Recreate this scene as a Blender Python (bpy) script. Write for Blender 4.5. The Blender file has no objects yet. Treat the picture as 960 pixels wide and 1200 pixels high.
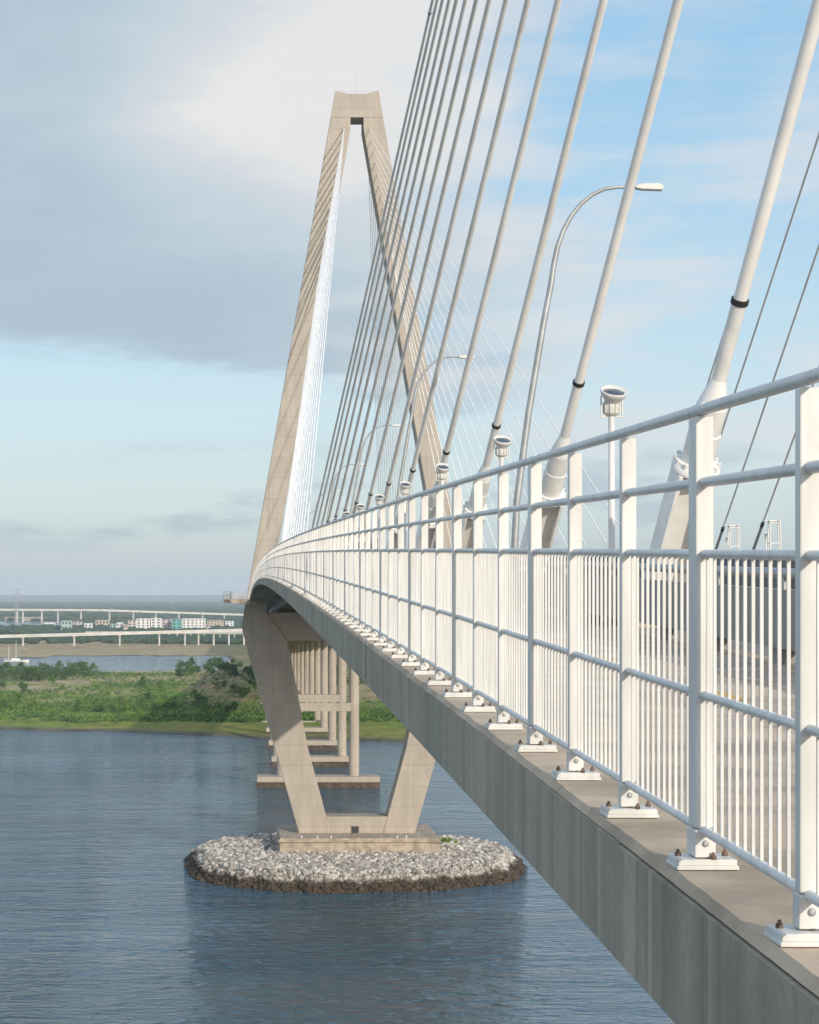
import bpy, bmesh, math, random
from mathutils import Vector, Matrix, noise
R = math.radians
random.seed(7)
C = bpy.data.collections.new("place"); 
sc = bpy.context.scene
sc.collection.children.link(C)

# ------------------------------------------------------------------ camera, sky, sun, exposure
CAMZ = 61.3
cam = bpy.data.cameras.new("camera"); co = bpy.data.objects.new("camera", cam); sc.collection.objects.link(co)
co.location = (0, 0, CAMZ); co.rotation_euler = (R(90), 0, 0)
cam.sensor_width = 36; cam.sensor_fit = 'AUTO'; cam.lens = 36 * 2445 / 1200
cam.shift_x = 196 / 1200; cam.shift_y = 97 / 1200
cam.clip_start = 0.2; cam.clip_end = 60000
sc.camera = co
sc.view_settings.view_transform = 'Standard'; sc.view_settings.look = 'None'
EXPO = 0.45
sc.view_settings.exposure = EXPO; sc.view_settings.gamma = 1; sc.view_settings.use_curve_mapping = False

SUN = Vector((0.48, -1.0, 0.40)).normalized()
sd = bpy.data.lights.new("sun", 'SUN'); sd.energy = 2.6; sd.angle = R(0.6); sd.color = (1.0, 0.91, 0.79)
so = bpy.data.objects.new("sun", sd); sc.collection.objects.link(so)
so.rotation_euler = (-SUN).to_track_quat('-Z', 'Y').to_euler()

class NT:
    def __init__(s, tree): s.t = tree; s.n = tree.nodes; s.l = tree.links
    def new(s, typ, **kw):
        nd = s.n.new(typ)
        for k, v in kw.items(): setattr(nd, k, v)
        return nd
    def put(s, sock, v):
        if isinstance(v, bpy.types.NodeSocket): s.l.new(v, sock)
        elif v is not None: sock.default_value = v
    def math(s, op, a, b=None, c=None, clamp=False):
        nd = s.new('ShaderNodeMath', operation=op); nd.use_clamp = clamp
        s.put(nd.inputs[0], a); s.put(nd.inputs[1], b); s.put(nd.inputs[2], c)
        return nd.outputs[0]
    def step(s, v, a, b):
        nd = s.new('ShaderNodeMapRange', interpolation_type='SMOOTHSTEP')
        s.put(nd.inputs['Value'], v); nd.inputs['From Min'].default_value = a; nd.inputs['From Max'].default_value = b
        return nd.outputs[0]
    def mix(s, f, a, b, mode='MIX'):
        nd = s.new('ShaderNodeMix', data_type='RGBA', blend_type=mode)
        s.put(nd.inputs[0], f)
        for sock, v in ((nd.inputs[6], a), (nd.inputs[7], b)):
            if isinstance(v, (tuple, list)): v = tuple(v) + (1,) * (4 - len(v))
            s.put(sock, v)
        return nd.outputs[2]
    def noise(s, vec, scale, detail=4, rough=.55, dist=0):
        nd = s.new('ShaderNodeTexNoise'); s.put(nd.inputs['Vector'], vec)
        nd.inputs['Scale'].default_value = scale; nd.inputs['Detail'].default_value = detail
        nd.inputs['Roughness'].default_value = rough; nd.inputs['Distortion'].default_value = dist
        return nd.outputs['Fac']
    def scale(s, vec, k, add=(0, 0, 0)):
        nd = s.new('ShaderNodeMapping'); s.put(nd.inputs['Vector'], vec)
        nd.inputs['Scale'].default_value = k; nd.inputs['Location'].default_value = add
        return nd.outputs[0]
    def ramp(s, f, stops):
        nd = s.new('ShaderNodeValToRGB'); s.put(nd.inputs[0], f)
        e = nd.color_ramp.elements
        while len(e) < len(stops): e.new(.5)
        for el, (p, c) in zip(e, stops): el.position = p; el.color = tuple(c) + (1,)
        return nd.outputs[0]

world = bpy.data.worlds.new("World"); sc.world = world; world.use_nodes = True
w = NT(world.node_tree); w.n.clear()
wout = w.new('ShaderNodeOutputWorld'); bg = w.new('ShaderNodeBackground'); w.l.new(bg.outputs[0], wout.inputs[0])
SKYS = 0.10
bg.inputs['Strength'].default_value = SKYS
sky = w.new('ShaderNodeTexSky', sky_type='NISHITA'); sky.sun_disc = False
sky.sun_elevation = math.asin(SUN.z); sky.sun_rotation = math.atan2(SUN.x, SUN.y)
sky.altitude = 50; sky.air_density = 1.0; sky.dust_density = 1.2; sky.ozone_density = 1.5
def srgb(r, g, b):
    f = lambda c: (c / 255 / 12.92) if c <= 10 else ((c / 255 + .055) / 1.055) ** 2.4
    return (f(r), f(g), f(b))
def skyc(r, g, b):       # cloud radiance in the sky texture's own units
    k = 1 / (SKYS * 2 ** EXPO); c = srgb(r, g, b)
    return tuple(v * k for v in c)
tc = w.new('ShaderNodeTexCoord'); sp = w.new('ShaderNodeSeparateXYZ'); w.l.new(tc.outputs['Generated'], sp.inputs[0])
az = w.math('ARCTAN2', sp.outputs[0], sp.outputs[1]); el = sp.outputs[2]
dirv = tc.outputs['Generated']
nA = w.noise(w.scale(dirv, (3, 3, 7.5), (1.3, .2, .5)), 2.2, 6, .55)
nB = w.noise(w.scale(dirv, (4, 4, 22), (.3, 3.2, .7)), 2.6, 7, .6, .3)
nC = w.noise(w.scale(dirv, (1, 1, 4.5), (5.3, 1.2, .7)), 9, 6, .6)
# clear-air tint: the Nishita sky softened by thin high haze
grad = w.ramp(w.math('MULTIPLY', el, 2.5, clamp=True), [(0.0, skyc(186, 204, 214)), (.05, skyc(199, 214, 221)), (.11, skyc(209, 227, 232)), (.22, skyc(205, 231, 243)), (.42, skyc(182, 219, 243)), (.78, skyc(146, 201, 242)), (1.0, skyc(105, 175, 240))])
clear = w.mix(w.math('MULTIPLY_ADD', w.step(sp.outputs[1], -.5, .4), .46, .30), sky.outputs[0], grad)
# broad stratus bank with a soft lower edge
edge = w.math('MULTIPLY_ADD', w.math('ADD', az, .116), -.15, .124)
edge = w.math('ADD', edge, w.math('MULTIPLY_ADD', nB, .05, -.025))
up = w.math('SUBTRACT', el, edge)
bank = w.step(up, -.006, .012)
right = w.math('ADD', az, w.math('MULTIPLY_ADD', nA, -.30, .15))
bank = w.math('MULTIPLY', bank, w.step(right, .165, .055))
bank = w.math('MULTIPLY', bank, w.math('MULTIPLY_ADD', w.step(w.math('ABSOLUTE', az), 1.4, .6), .8, .2))
bank = w.math('MULTIPLY', bank, w.math('MULTIPLY_ADD', w.step(el, .36, .285), .95, .05))
lum = w.math('ADD', w.math('MULTIPLY', w.step(up, .0, .14), .34), w.math('MULTIPLY_ADD', nA, 1.4, -.66))
glow_az = w.math('SUBTRACT', 1.0, w.math('ABSOLUTE', w.math('MULTIPLY', w.math('SUBTRACT', az, .052), 7.5)), clamp=True)
glow_el = w.math('SUBTRACT', 1.0, w.math('ABSOLUTE', w.math('MULTIPLY', w.math('SUBTRACT', el, .225), 11.0)), clamp=True)
lum = w.math('ADD', lum, w.math('MULTIPLY', w.math('MULTIPLY', glow_az, glow_el), 1.0))
leftd = w.step(az, -.03, -.13)
lum = w.math('SUBTRACT', lum, w.math('MULTIPLY', leftd, .18), clamp=True)
ccol = w.ramp(lum, [(0.0, skyc(176, 195, 209)), (.35, skyc(191, 208, 218)), (.7, skyc(212, 218, 224)), (1.0, skyc(234, 233, 231))])
col = w.mix(w.math('MULTIPLY', bank, .96), clear, ccol)
# wisps to the right and thin streaks low down
wis = w.math('MULTIPLY', w.step(w.math('MULTIPLY_ADD', nA, .5, w.math('MULTIPLY', nB, .6)), .46, .68), w.step(az, .0, .08))
wis = w.math('MULTIPLY', wis, w.math('MULTIPLY', w.step(el, .03, .08), w.step(el, .36, .15)))
col = w.mix(w.math('MULTIPLY', wis, .75), col, skyc(222, 226, 230))
low = w.math('MULTIPLY', w.step(nC, .51, .64), w.math('MULTIPLY', w.step(el, .015, .03), w.step(el, .078, .055)))
col = w.mix(w.math('MULTIPLY', low, .6), col, skyc(172, 188, 202))
# bright unseen cloud added at the sides and behind to fill shaded faces
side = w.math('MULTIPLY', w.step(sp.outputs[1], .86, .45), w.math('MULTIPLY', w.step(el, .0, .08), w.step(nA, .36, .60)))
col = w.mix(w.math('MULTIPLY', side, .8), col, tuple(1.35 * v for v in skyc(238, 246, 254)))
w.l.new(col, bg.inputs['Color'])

# ------------------------------------------------------------------ mesh helpers
class MB:
    def __init__(s): s.v = []; s.f = []; s.m = []; s.s = []
    def face(s, idx, m=0, sm=False): s.f.append(tuple(idx)); s.m.append(m); s.s.append(sm)
    def cap(s, idx, m=0):                      # end cap on vertices of its own, so the side stays smooth up to the rim
        b = len(s.v); s.v += [s.v[i] for i in idx]; s.face(range(b, b + len(idx)), m)
    def add(s, vs, fs, m=0, sm=False):
        b = len(s.v); s.v += [tuple(p) for p in vs]
        for f in fs: s.face([b + i for i in f], m, sm)
    def box(s, x0, x1, y0, y1, z0, z1, m=0, zs=(0, 0, 0, 0)):
        s.add([(x0, y0, z0), (x1, y0, z0), (x1, y1, z0), (x0, y1, z0), (x0, y0, z1), (x1, y0, z1), (x1, y1, z1), (x0, y1, z1)],
              [(3, 2, 1, 0), (4, 5, 6, 7), (0, 1, 5, 4), (1, 2, 6, 5), (2, 3, 7, 6), (3, 0, 4, 7)], m)
    def obox(s, o, ax, ay, az_, m=0):          # centred oriented box, half-vectors
        o = Vector(o); P = [o + ax * i + ay * j + az_ * k for k in (-1, 1) for j in (-1, 1) for i in (-1, 1)]
        s.add(P, [(0, 2, 3, 1), (4, 5, 7, 6), (0, 1, 5, 4), (1, 3, 7, 5), (3, 2, 6, 7), (2, 0, 4, 6)], m)
    def lathe(s, o, d, prof, n=16, m=0, caps=True):   # prof = [(dist along d, radius)]
        o = Vector(o); d = Vector(d).normalized()
        a = d.orthogonal().normalized(); b = d.cross(a)
        base = len(s.v)
        for t, r in prof:
            for k in range(n):
                an = 2 * math.pi * k / n
                s.v.append(tuple(o + d * t + (a * math.cos(an) + b * math.sin(an)) * r))
        for i in range(len(prof) - 1):
            for k in range(n):
                k2 = (k + 1) % n
                s.face((base + i * n + k, base + i * n + k2, base + (i + 1) * n + k2, base + (i + 1) * n + k), m, True)
        if caps:
            s.cap([base + k for k in range(n)][::-1], m); L = base + (len(prof) - 1) * n
            s.cap([L + k for k in range(n)], m)
    def tube(s, p0, p1, r0, r1=None, n=10, m=0):
        p0 = Vector(p0); p1 = Vector(p1); s.lathe(p0, p1 - p0, [(0, r0), ((p1 - p0).length, r0 if r1 is None else r1)], n, m)
    def path(s, pts, r, n=10, m=0, radii=None):
        pts = [Vector(p) for p in pts]; base = len(s.v); up = None
        for i, p in enumerate(pts):
            d = (pts[min(i + 1, len(pts) - 1)] - pts[max(i - 1, 0)]).normalized()
            if up is None: up = d.orthogonal().normalized()
            up = (up - d * up.dot(d)).normalized(); b = d.cross(up)
            rr = radii[i] if radii else r
            for k in range(n):
                an = 2 * math.pi * k / n
                s.v.append(tuple(p + (up * math.cos(an) + b * math.sin(an)) * rr))
        for i in range(len(pts) - 1):
            for k in range(n):
                k2 = (k + 1) % n
                s.face((base + i * n + k, base + i * n + k2, base + (i + 1) * n + k2, base + (i + 1) * n + k), m, True)
        s.cap([base + k for k in range(n)][::-1], m); L = base + (len(pts) - 1) * n
        s.cap([L + k for k in range(n)], m)
    def prism(s, poly, y0, y1, m=0):           # polygon in XZ, extruded along Y
        n = len(poly); b = len(s.v)
        s.v += [(x, y0, z) for x, z in poly] + [(x, y1, z) for x, z in poly]
        s.face([b + i for i in range(n)], m); s.face([b + n + i for i in range(n)][::-1], m)
        for i in range(n):
            j = (i + 1) % n; s.face((b + i, b + n + i, b + n + j, b + j), m)
    def extrude(s, prof, ys, zf, m=0):         # closed XZ profile swept along Y on the deck curve
        n = len(prof); b = len(s.v)
        for y in ys: s.v += [(x, y, zf(y) + z) for x, z in prof]
        for i in range(len(ys) - 1):
            for k in range(n):
                k2 = (k + 1) % n
                s.face((b + i * n + k, b + (i + 1) * n + k, b + (i + 1) * n + k2, b + i * n + k2), m)
        s.face([b + k for k in range(n)], m); L = b + (len(ys) - 1) * n
        s.face([L + k for k in range(n)][::-1], m)
    def build(s, name, mats, parent=None, o=(0, 0, 0), fix=True):
        me = bpy.data.meshes.new(name)
        ox, oy, oz = o
        me.from_pydata([(x - ox, y - oy, z - oz) for x, y, z in s.v], [], s.f)
        if not isinstance(mats, (list, tuple)): mats = [mats]
        for m in mats: me.materials.append(m)
        me.polygons.foreach_set('material_index', s.m); me.polygons.foreach_set('use_smooth', s.s)
        if fix:
            bm = bmesh.new(); bm.from_mesh(me); bmesh.ops.recalc_face_normals(bm, faces=bm.faces); bm.to_mesh(me); bm.free()
        me.update()
        ob = bpy.data.objects.new(name, me); C.objects.link(ob)
        if parent: ob.parent = parent
        else: ob.location = o
        return ob

def bevel(ob, wd=.01, seg=2):
    md = ob.modifiers.new('bevel', 'BEVEL'); md.width = wd; md.segments = seg; md.limit_method = 'ANGLE'; md.angle_limit = R(40)
def empty(name, loc):
    o = bpy.data.objects.new(name, None); C.objects.link(o); o.location = loc; o.empty_display_size = .5; return o
def tag(o, label=None, cat=None, group=None, kind=None):
    if label: o['label'] = label
    if cat: o['category'] = cat
    if group: o['group'] = group
    if kind: o['kind'] = kind
    return o
def structure(o, label=None, cat=None): return tag(o, label, cat, kind='structure')
def kids(o): return [c for c in list(C.objects) if c.parent == o]
def copy_tree(o, children, parent=None):
    c = o.copy(); C.objects.link(c)
    if parent: c.parent = parent
    for ch in children.get(o, ()): copy_tree(ch, children, c)
    return c

# ------------------------------------------------------------------ materials
def mat(name, col, rough=.6, var=.12, scale=2.0, metal=0, bump=0, stretch=(1, 1, 1), col2=None, spec=.5):
    m = bpy.data.materials.new(name); m.use_nodes = True
    t = NT(m.node_tree); b = t.n['Principled BSDF']
    g = t.new('ShaderNodeNewGeometry')
    v = t.scale(g.outputs['Position'], stretch)
    f = t.noise(v, scale, 6, .6)
    f = t.step(f, .3, .7)
    c2 = col2 or tuple(c * (1 - var * 1.6) for c in col)
    c = t.mix(f, tuple(min(1, x * (1 + var * .5)) for x in col) if not col2 else col, c2)
    t.l.new(c, b.inputs['Base Color']); b.inputs['Roughness'].default_value = rough; b.inputs['Metallic'].default_value = metal
    b.inputs['Specular IOR Level'].default_value = spec
    if bump:
        bn = t.new('ShaderNodeBump'); bn.inputs['Strength'].default_value = bump; bn.inputs['Distance'].default_value = .02
        t.l.new(t.noise(v, scale * 6, 4), bn.inputs['Height']); t.l.new(bn.outputs[0], b.inputs['Normal'])
    return m
def mat_concrete(name, col, joint=4.6, jw=.045, var=.16, streak=1.0, jdark=.8):
    m = bpy.data.materials.new(name); m.use_nodes = True
    t = NT(m.node_tree); b = t.n['Principled BSDF']
    g = t.new('ShaderNodeNewGeometry'); P = g.outputs['Position']
    s = t.new('ShaderNodeSeparateXYZ'); t.l.new(P, s.inputs[0])
    f1 = t.step(t.noise(t.scale(P, (.35, .35, .12)), 1, 7, .62), .3, .7)
    f2 = t.step(t.noise(t.scale(P, (1.6, 1.6, .05)), 1, 5, .6), .45, .8)
    # each pour has its own tone
    lift = t.math('FLOOR', t.math('DIVIDE', s.outputs[2], joint))
    wn = t.new('ShaderNodeTexWhiteNoise', noise_dimensions='1D'); t.l.new(lift, wn.inputs['W'])
    c = t.mix(f1, col, tuple(x * (1 - var) for x in col))
    c = t.mix(t.math('MULTIPLY', f2, .30 * streak), c, tuple(x * .55 for x in col))
    c = t.mix(t.math('MULTIPLY', wn.outputs[0], .16), c, tuple(x * .6 for x in (col[0], col[1] * .97, col[2] * .95)))
    drip = t.noise(t.scale(P, (2.6, 2.6, .035), (3, 1, 2)), 1, 6, .65); rough_ = t.noise(t.scale(P, (.9, .9, .5)), 1, 7, .7)
    c = t.mix(t.math('MULTIPLY', t.step(drip, .54, .74), .42), c, tuple(x * .48 for x in col))
    c = t.mix(t.math('MULTIPLY', t.step(drip, .44, .30), .22), c, tuple(min(1, x * 1.22) for x in col))
    c = t.mix(t.math('MULTIPLY', t.step(rough_, .5, .75), .25), c, tuple(x * .62 for x in col))
    f15 = t.math('FRACT', t.math('DIVIDE', s.outputs[2], joint / 3)); c = t.mix(t.math('MULTIPLY', t.math('LESS_THAN', f15, .045), .16), c, tuple(x * .4 for x in col))
    fr = t.math('FRACT', t.math('DIVIDE', s.outputs[2], joint))
    ln = t.math('LESS_THAN', fr, jw / joint * 4)
    c = t.mix(t.math('MULTIPLY', ln, jdark * .24), c, tuple(x * .35 for x in col))
    t.l.new(c, b.inputs['Base Color']); b.inputs['Roughness'].default_value = .85; b.inputs['Specular IOR Level'].default_value = .25
    bn = t.new('ShaderNodeBump'); bn.inputs['Strength'].default_value = .15; bn.inputs['Distance'].default_value = .03
    t.l.new(t.noise(P, 5, 5), bn.inputs['Height']); t.l.new(bn.outputs[0], b.inputs['Normal'])
    return m
M = {}
M['tower'] = mat_concrete('tower_concrete', (.445, .39, .322))
M['pier'] = mat_concrete('pier_concrete', (.46, .40, .325), 6.5)
M['footing'] = mat('footing_concrete', (.42, .345, .26), .9, .25, .6)
M['tidal'] = mat('tidal_stain', (.10, .075, .055), .9, .35, .6)
M['deck'] = mat('deck_concrete', (.30, .285, .26), .85, .2, .8, bump=.2)
M['soffit'] = mat('soffit_concrete', (.36, .33, .29), .9, .2, .3)
M['white'] = mat('white_paint', (.665, .648, .605), .38, .11, 3, stretch=(3, 3, .5))
M['steelwhite'] = mat('white_steel', (.74, .725, .69), .45, .09, 2)
M['cable'] = mat('cable_sheath', (.83, .805, .76), .42, .10, .5)
M['greysteel'] = mat('galvanised_steel', (.36, .37, .365), .45, .12, 2, metal=.35)
M['black'] = mat('black_rubber', (.02, .02, .022), .6, .1, 4)
M['rust'] = mat('rusty_nut', (.15, .10, .075), .8, .3, 30)
M['dark'] = mat('dark_opening', (.03, .033, .035), .6, .1, 1)
M['asphalt'] = mat('road_concrete', (.25, .235, .21), .9, .15, .4)
M['walk'] = mat('walkway_concrete', (.50, .395, .285), .9, .24, 1.2, bump=.25)
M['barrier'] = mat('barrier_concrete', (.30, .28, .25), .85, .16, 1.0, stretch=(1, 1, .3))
M['barrierdark'] = mat('barrier_panel', (.15, .155, .15), .7, .15, 1)  # darker base tone than the other barrier walls
M['lens'] = mat('lamp_glass', (.05, .07, .09), .08, .1, 2)
M['yellow'] = mat('yellow_marking', (.62, .36, .06), .7, .1, 3)
M['lampbody'] = mat('lamp_casting', (.62, .60, .55), .45, .08, 6)

# fascia: shaded concrete with vertical run-off streaks
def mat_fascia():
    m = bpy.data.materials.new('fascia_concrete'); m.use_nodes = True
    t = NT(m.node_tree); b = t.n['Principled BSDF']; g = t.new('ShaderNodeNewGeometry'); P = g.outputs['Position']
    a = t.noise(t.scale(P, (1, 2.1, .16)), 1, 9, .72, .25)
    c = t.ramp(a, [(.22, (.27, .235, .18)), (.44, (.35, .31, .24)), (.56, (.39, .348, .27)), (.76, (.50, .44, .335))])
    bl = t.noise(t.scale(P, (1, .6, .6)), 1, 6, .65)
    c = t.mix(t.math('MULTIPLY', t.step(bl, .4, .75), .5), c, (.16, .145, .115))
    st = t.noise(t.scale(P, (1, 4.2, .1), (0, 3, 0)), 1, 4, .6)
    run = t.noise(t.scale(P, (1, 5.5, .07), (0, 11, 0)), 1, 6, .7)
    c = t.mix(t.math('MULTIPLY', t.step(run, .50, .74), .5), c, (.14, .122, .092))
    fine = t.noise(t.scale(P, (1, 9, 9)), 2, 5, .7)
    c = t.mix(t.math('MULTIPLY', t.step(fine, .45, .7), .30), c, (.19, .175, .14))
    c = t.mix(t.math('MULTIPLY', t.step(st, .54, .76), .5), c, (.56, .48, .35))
    t.l.new(c, b.inputs['Base Color']); b.inputs['Roughness'].default_value = .85; b.inputs['Specular IOR Level'].default_value = .3
    bn = t.new('ShaderNodeBump'); bn.inputs['Strength'].default_value = .5; bn.inputs['Distance'].default_value = .012
    t.l.new(t.noise(t.scale(P, (1, 14, 3)), 2, 5), bn.inputs['Height']); t.l.new(bn.outputs[0], b.inputs['Normal'])
    return m
M['fascia'] = mat_fascia()

def mat_water():
    m = bpy.data.materials.new('water'); m.use_nodes = True
    t = NT(m.node_tree); b = t.n['Principled BSDF']; g = t.new('ShaderNodeNewGeometry'); P = g.outputs['Position']
    big = t.noise(t.scale(P, (.004, .012, 1)), 1, 5, .6)
    c = t.mix(t.step(big, .35, .65), (.032, .088, .128), (.046, .094, .116))
    t.l.new(c, b.inputs['Base Color']); b.inputs['IOR'].default_value = 1.62
    rr = t.math('MULTIPLY_ADD', t.step(big, .3, .7), .05, .06); t.l.new(rr, b.inputs['Roughness'])
    n1 = t.noise(t.scale(P, (.17, .40, 1)), 1, 2.5, .6, .8)
    n2 = t.noise(t.scale(P, (.7, 1.25, 1)), 1, 4, .6, .3)
    n3 = t.noise(t.scale(P, (.03, .085, 1)), 1, 4, .55)
    gust = t.math('MULTIPLY_ADD', t.step(t.noise(t.scale(P, (.006, .016, 1), (4, 2, 0)), 1, 5, .62, .6), .3, .7), .75, .45)
    h = t.math('ADD', t.math('MULTIPLY', n1, 1.9), t.math('MULTIPLY', n2, .30)); h = t.math('ADD', t.math('MULTIPLY', h, gust), t.math('MULTIPLY', n3, 1.9))
    bn = t.new('ShaderNodeBump'); bn.inputs['Strength'].default_value = 1.0; bn.inputs['Distance'].default_value = 1.5
    t.l.new(h, bn.inputs['Height']); t.l.new(bn.outputs[0], b.inputs['Normal'])
    return m
M['water'] = mat_water()

def mat_rock():
    m = bpy.data.materials.new('riprap_stone'); m.use_nodes = True
    t = NT(m.node_tree); b = t.n['Principled BSDF']; g = t.new('ShaderNodeNewGeometry'); P = g.outputs['Position']
    s = t.new('ShaderNodeSeparateXYZ'); t.l.new(P, s.inputs[0])
    rnd = g.outputs['Random Per Island']
    c = t.ramp(rnd, [(0, (.16, .148, .13)), (.3, (.30, .262, .225)), (.65, (.42, .39, .34)), (.9, (.54, .505, .445)), (1, (.66, .62, .56))])
    z = t.math('ADD', s.outputs[2], t.math('MULTIPLY_ADD', t.noise(P, .35, 6, .65), 2.8, -1.4))
    wet = t.step(z, 2.8, 1.7)
    low = t.ramp(t.noise(P, .5, 4), [(.3, (.028, .022, .016)), (.6, (.075, .05, .03)), (.8, (.05, .055, .03))])
    c = t.mix(wet, c, low)
    t.l.new(c, b.inputs['Base Color']); b.inputs['Roughness'].default_value = .8
    return m
M['rock'] = mat_rock()

def mat_leaf(name, a, bcol):
    m = bpy.data.materials.new(name); m.use_nodes = True
    t = NT(m.node_tree); b = t.n['Principled BSDF']; g = t.new('ShaderNodeNewGeometry')
    oi = t.new('ShaderNodeObjectInfo')
    f = t.math('ADD', t.math('MULTIPLY', g.outputs['Random Per Island'], .7), t.math('MULTIPLY', oi.outputs['Random'], .4))
    n = t.noise(g.outputs['Position'], .02, 3)
    f = t.math('ADD', f, t.math('MULTIPLY_ADD', n, 1.2, -.6), clamp=True)
    t.l.new(t.mix(f, a, bcol), b.inputs['Base Color']); b.inputs['Roughness'].default_value = .6; b.inputs['Specular IOR Level'].default_value = .2
    return m
M['leaf'] = mat_leaf('leaf_dark', (.028, .070, .022), (.080, .150, .034))
M['leaf2'] = mat_leaf('leaf_light', (.065, .145, .020), (.155, .235, .040))
M['forest'] = mat_leaf('leaf_far', (.022, .045, .022), (.05, .085, .035))
M['bark'] = mat('bark', (.16, .13, .10), .9, .3, 4)

# ------------------------------------------------------------------ deck curve
def zd(Y):
    if Y <= 471: return CAMZ - 1.227 + .024 * Y - 5.096e-5 * Y * Y
    d = Y - 471; g = min(d, 120)
    return CAMZ - 1.227 - .024 * d - 3.0e-5 * g * g - 7.2e-3 * max(0, d - 120)
AX = 25.7                                    # bridge axis
EDGE = 1.60; POSTX = 1.717; CX = 7.28        # fascia face, railing outer face, cable plane
def frange(a, b, st):
    n = max(1, int(math.ceil((b - a) / st))); return [a + (b - a) * i / n for i in range(n + 1)]

# ------------------------------------------------------------------ terrain, water
def nz(x, y, s, seed=0): return noise.noise(Vector((x * s, y * s, seed * 7.31)))
def fbm(x, y, s, seed=0): return nz(x, y, s, seed) + .5 * nz(x, y, s * 2.1, seed + 1) + .25 * nz(x, y, s * 4.3, seed + 2)
def land(X, Y):
    """signed distance-like value, > 0 on land"""
    wob = 26 * fbm(X, Y, .012, 3) + 6 * nz(X, Y, .08, 5)
    v = Y - (943 - (X + 109) * .45) + wob * .45
    if Y > 1400:                              # inlet behind the marsh island
        u = 284 + 2445 * X / Y
        yf = 2040 if u < 60 else 2100
        yn = 1650 + .25 * max(0, u - 120)
        w_in = min(Y - (yn + wob), (yf + wob * 1.2) - Y, (262 - u) * 1.2 + wob)
        v = min(v, -w_in)
        w2 = min(Y - 3700 + wob, 4800 - Y, (96 - u) * 4 + wob * 3)     # mud-flat creek far left
        v = min(v, -w2)
    return v
def cover(X, Y, v):
    n = fbm(X, Y, .010, 11); n2 = fbm(X, Y * .35, .03, 14)
    mud = Vector((.13, .12, .10)); olive = Vector((.24, .225, .07)); green = Vector((.125, .215, .036))
    tan = Vector((.37, .30, .18)); dark = Vector((.05, .085, .038)); rust = Vector((.31, .215, .135))
    u = 284 + 2445 * X / Y
    if v < 7: return mud
    if Y < 1640:
        d = v
        if d < 16: c = mud.lerp(olive, (d - 7) / 9)
        elif d < 85: c = olive.lerp(green, .35 + .4 * n2)
        else: c = green.lerp(olive, max(0, min(1, .35 + .8 * n2)))
        if Y > 1130: c = c.lerp(tan, max(0, min(.9, (n + .05) * 1.6)))
        if Y > 1420: c = c.lerp(tan, .75)
        if u > 205 and 1100 < Y: c = c.lerp(rust, max(0, min(.8, .45 + n2)))
        return c
    if Y < 2120: return tan.lerp(dark, .45 + .3 * n2) if u > 255 else tan
    if Y < 2900: return tan.lerp(rust, max(0, min(1, .3 + n2 * .8))) if u < 245 else tan.lerp(dark, .6)
    return dark.lerp(tan, max(0, min(.7, .15 + .5 * n)))
def make_ground():
    xs = [-26000, -15000, -8000, -4000, -2000, -1100] + frange(-620, 420, 7) + [700, 1200, 2500, 5000, 9000, 16000, 26000]
    ys = [-2600, -500, 300, 700] + frange(800, 2250, 7) + frange(2260, 5200, 30) + frange(5400, 25500, 800)
    vs = []; cols = []
    for y in ys:
        for x in xs:
            v = land(x, max(y, 1)) if y > 0 else -900
            h = max(-2.5, min(1.0, v * .09)) + (.25 * fbm(x, y, .03, 8) if v > 10 else 0)
            vs.append((x, y, h)); c = cover(x, max(y, 1), v); cols.append((c.x, c.y, c.z, 1))
    nx = len(xs); fs = [(j * nx + i, j * nx + i + 1, (j + 1) * nx + i + 1, (j + 1) * nx + i) for j in range(len(ys) - 1) for i in range(nx - 1)]
    me = bpy.data.meshes.new('ground'); me.from_pydata(vs, [], fs)
    ca = me.color_attributes.new('cover', 'FLOAT_COLOR', 'POINT')
    ca.data.foreach_set('color', [q for c in cols for q in c])
    me.polygons.foreach_set('use_smooth', [True] * len(fs))
    m = bpy.data.materials.new('marsh_ground'); m.use_nodes = True
    t = NT(m.node_tree); b = t.n['Principled BSDF']; at = t.new('ShaderNodeVertexColor', layer_name='cover')
    g = t.new('ShaderNodeNewGeometry'); P = g.outputs['Position']
    f = t.noise(t.scale(P, (.12, .05, 1)), 1, 8, .7); f2 = t.noise(t.scale(P, (.9, .4, 1)), 1, 5, .65)
    c = t.mix(1.0, at.outputs[0], t.ramp(f, [(.3, (.5, .55, .5)), (.5, (1, 1, 1)), (.7, (1.35, 1.25, 1.1))]), 'MULTIPLY')
    c = t.mix(.8, c, t.ramp(f2, [(.3, (.6, .65, .6)), (.7, (1.3, 1.25, 1.2))]), 'MULTIPLY')
    t.l.new(c, b.inputs['Base Color']); b.inputs['Roughness'].default_value = 1; b.inputs['Specular IOR Level'].default_value = .05
    me.materials.append(m)
    o = bpy.data.objects.new('ground', me); C.objects.link(o); structure(o)
make_ground()
b = MB(); b.box(-26000, 26000, -2600, 25500, -40, 0); 
b2 = MB(); b2.add([(-26000, -2600, 0), (26000, -2600, 0), (26000, 25500, 0), (-26000, 25500, 0)], [(0, 1, 2, 3)])
structure(b2.build('water', M['water']))
# far wooded rise that closes the horizon
b = MB(); N = 240; ws = []
for j, (yy, hh) in enumerate(((20500, 0), (22500, .75), (23500, 1), (25000, .9))):
    for i in range(N + 1):
        x = -16000 + 32000 * i / N
        ws.append((x, yy, .3 + hh * (60 + 2.5 * fbm(x, yy, .0006, 21) + 1.4 * fbm(x, yy, .006, 22))))
b.add(ws, [(j * (N + 1) + i, j * (N + 1) + i + 1, (j + 1) * (N + 1) + i + 1, (j + 1) * (N + 1) + i) for j in range(3) for i in range(N)], 0, True)
structure(b.build('hills', M['forest']))

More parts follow.
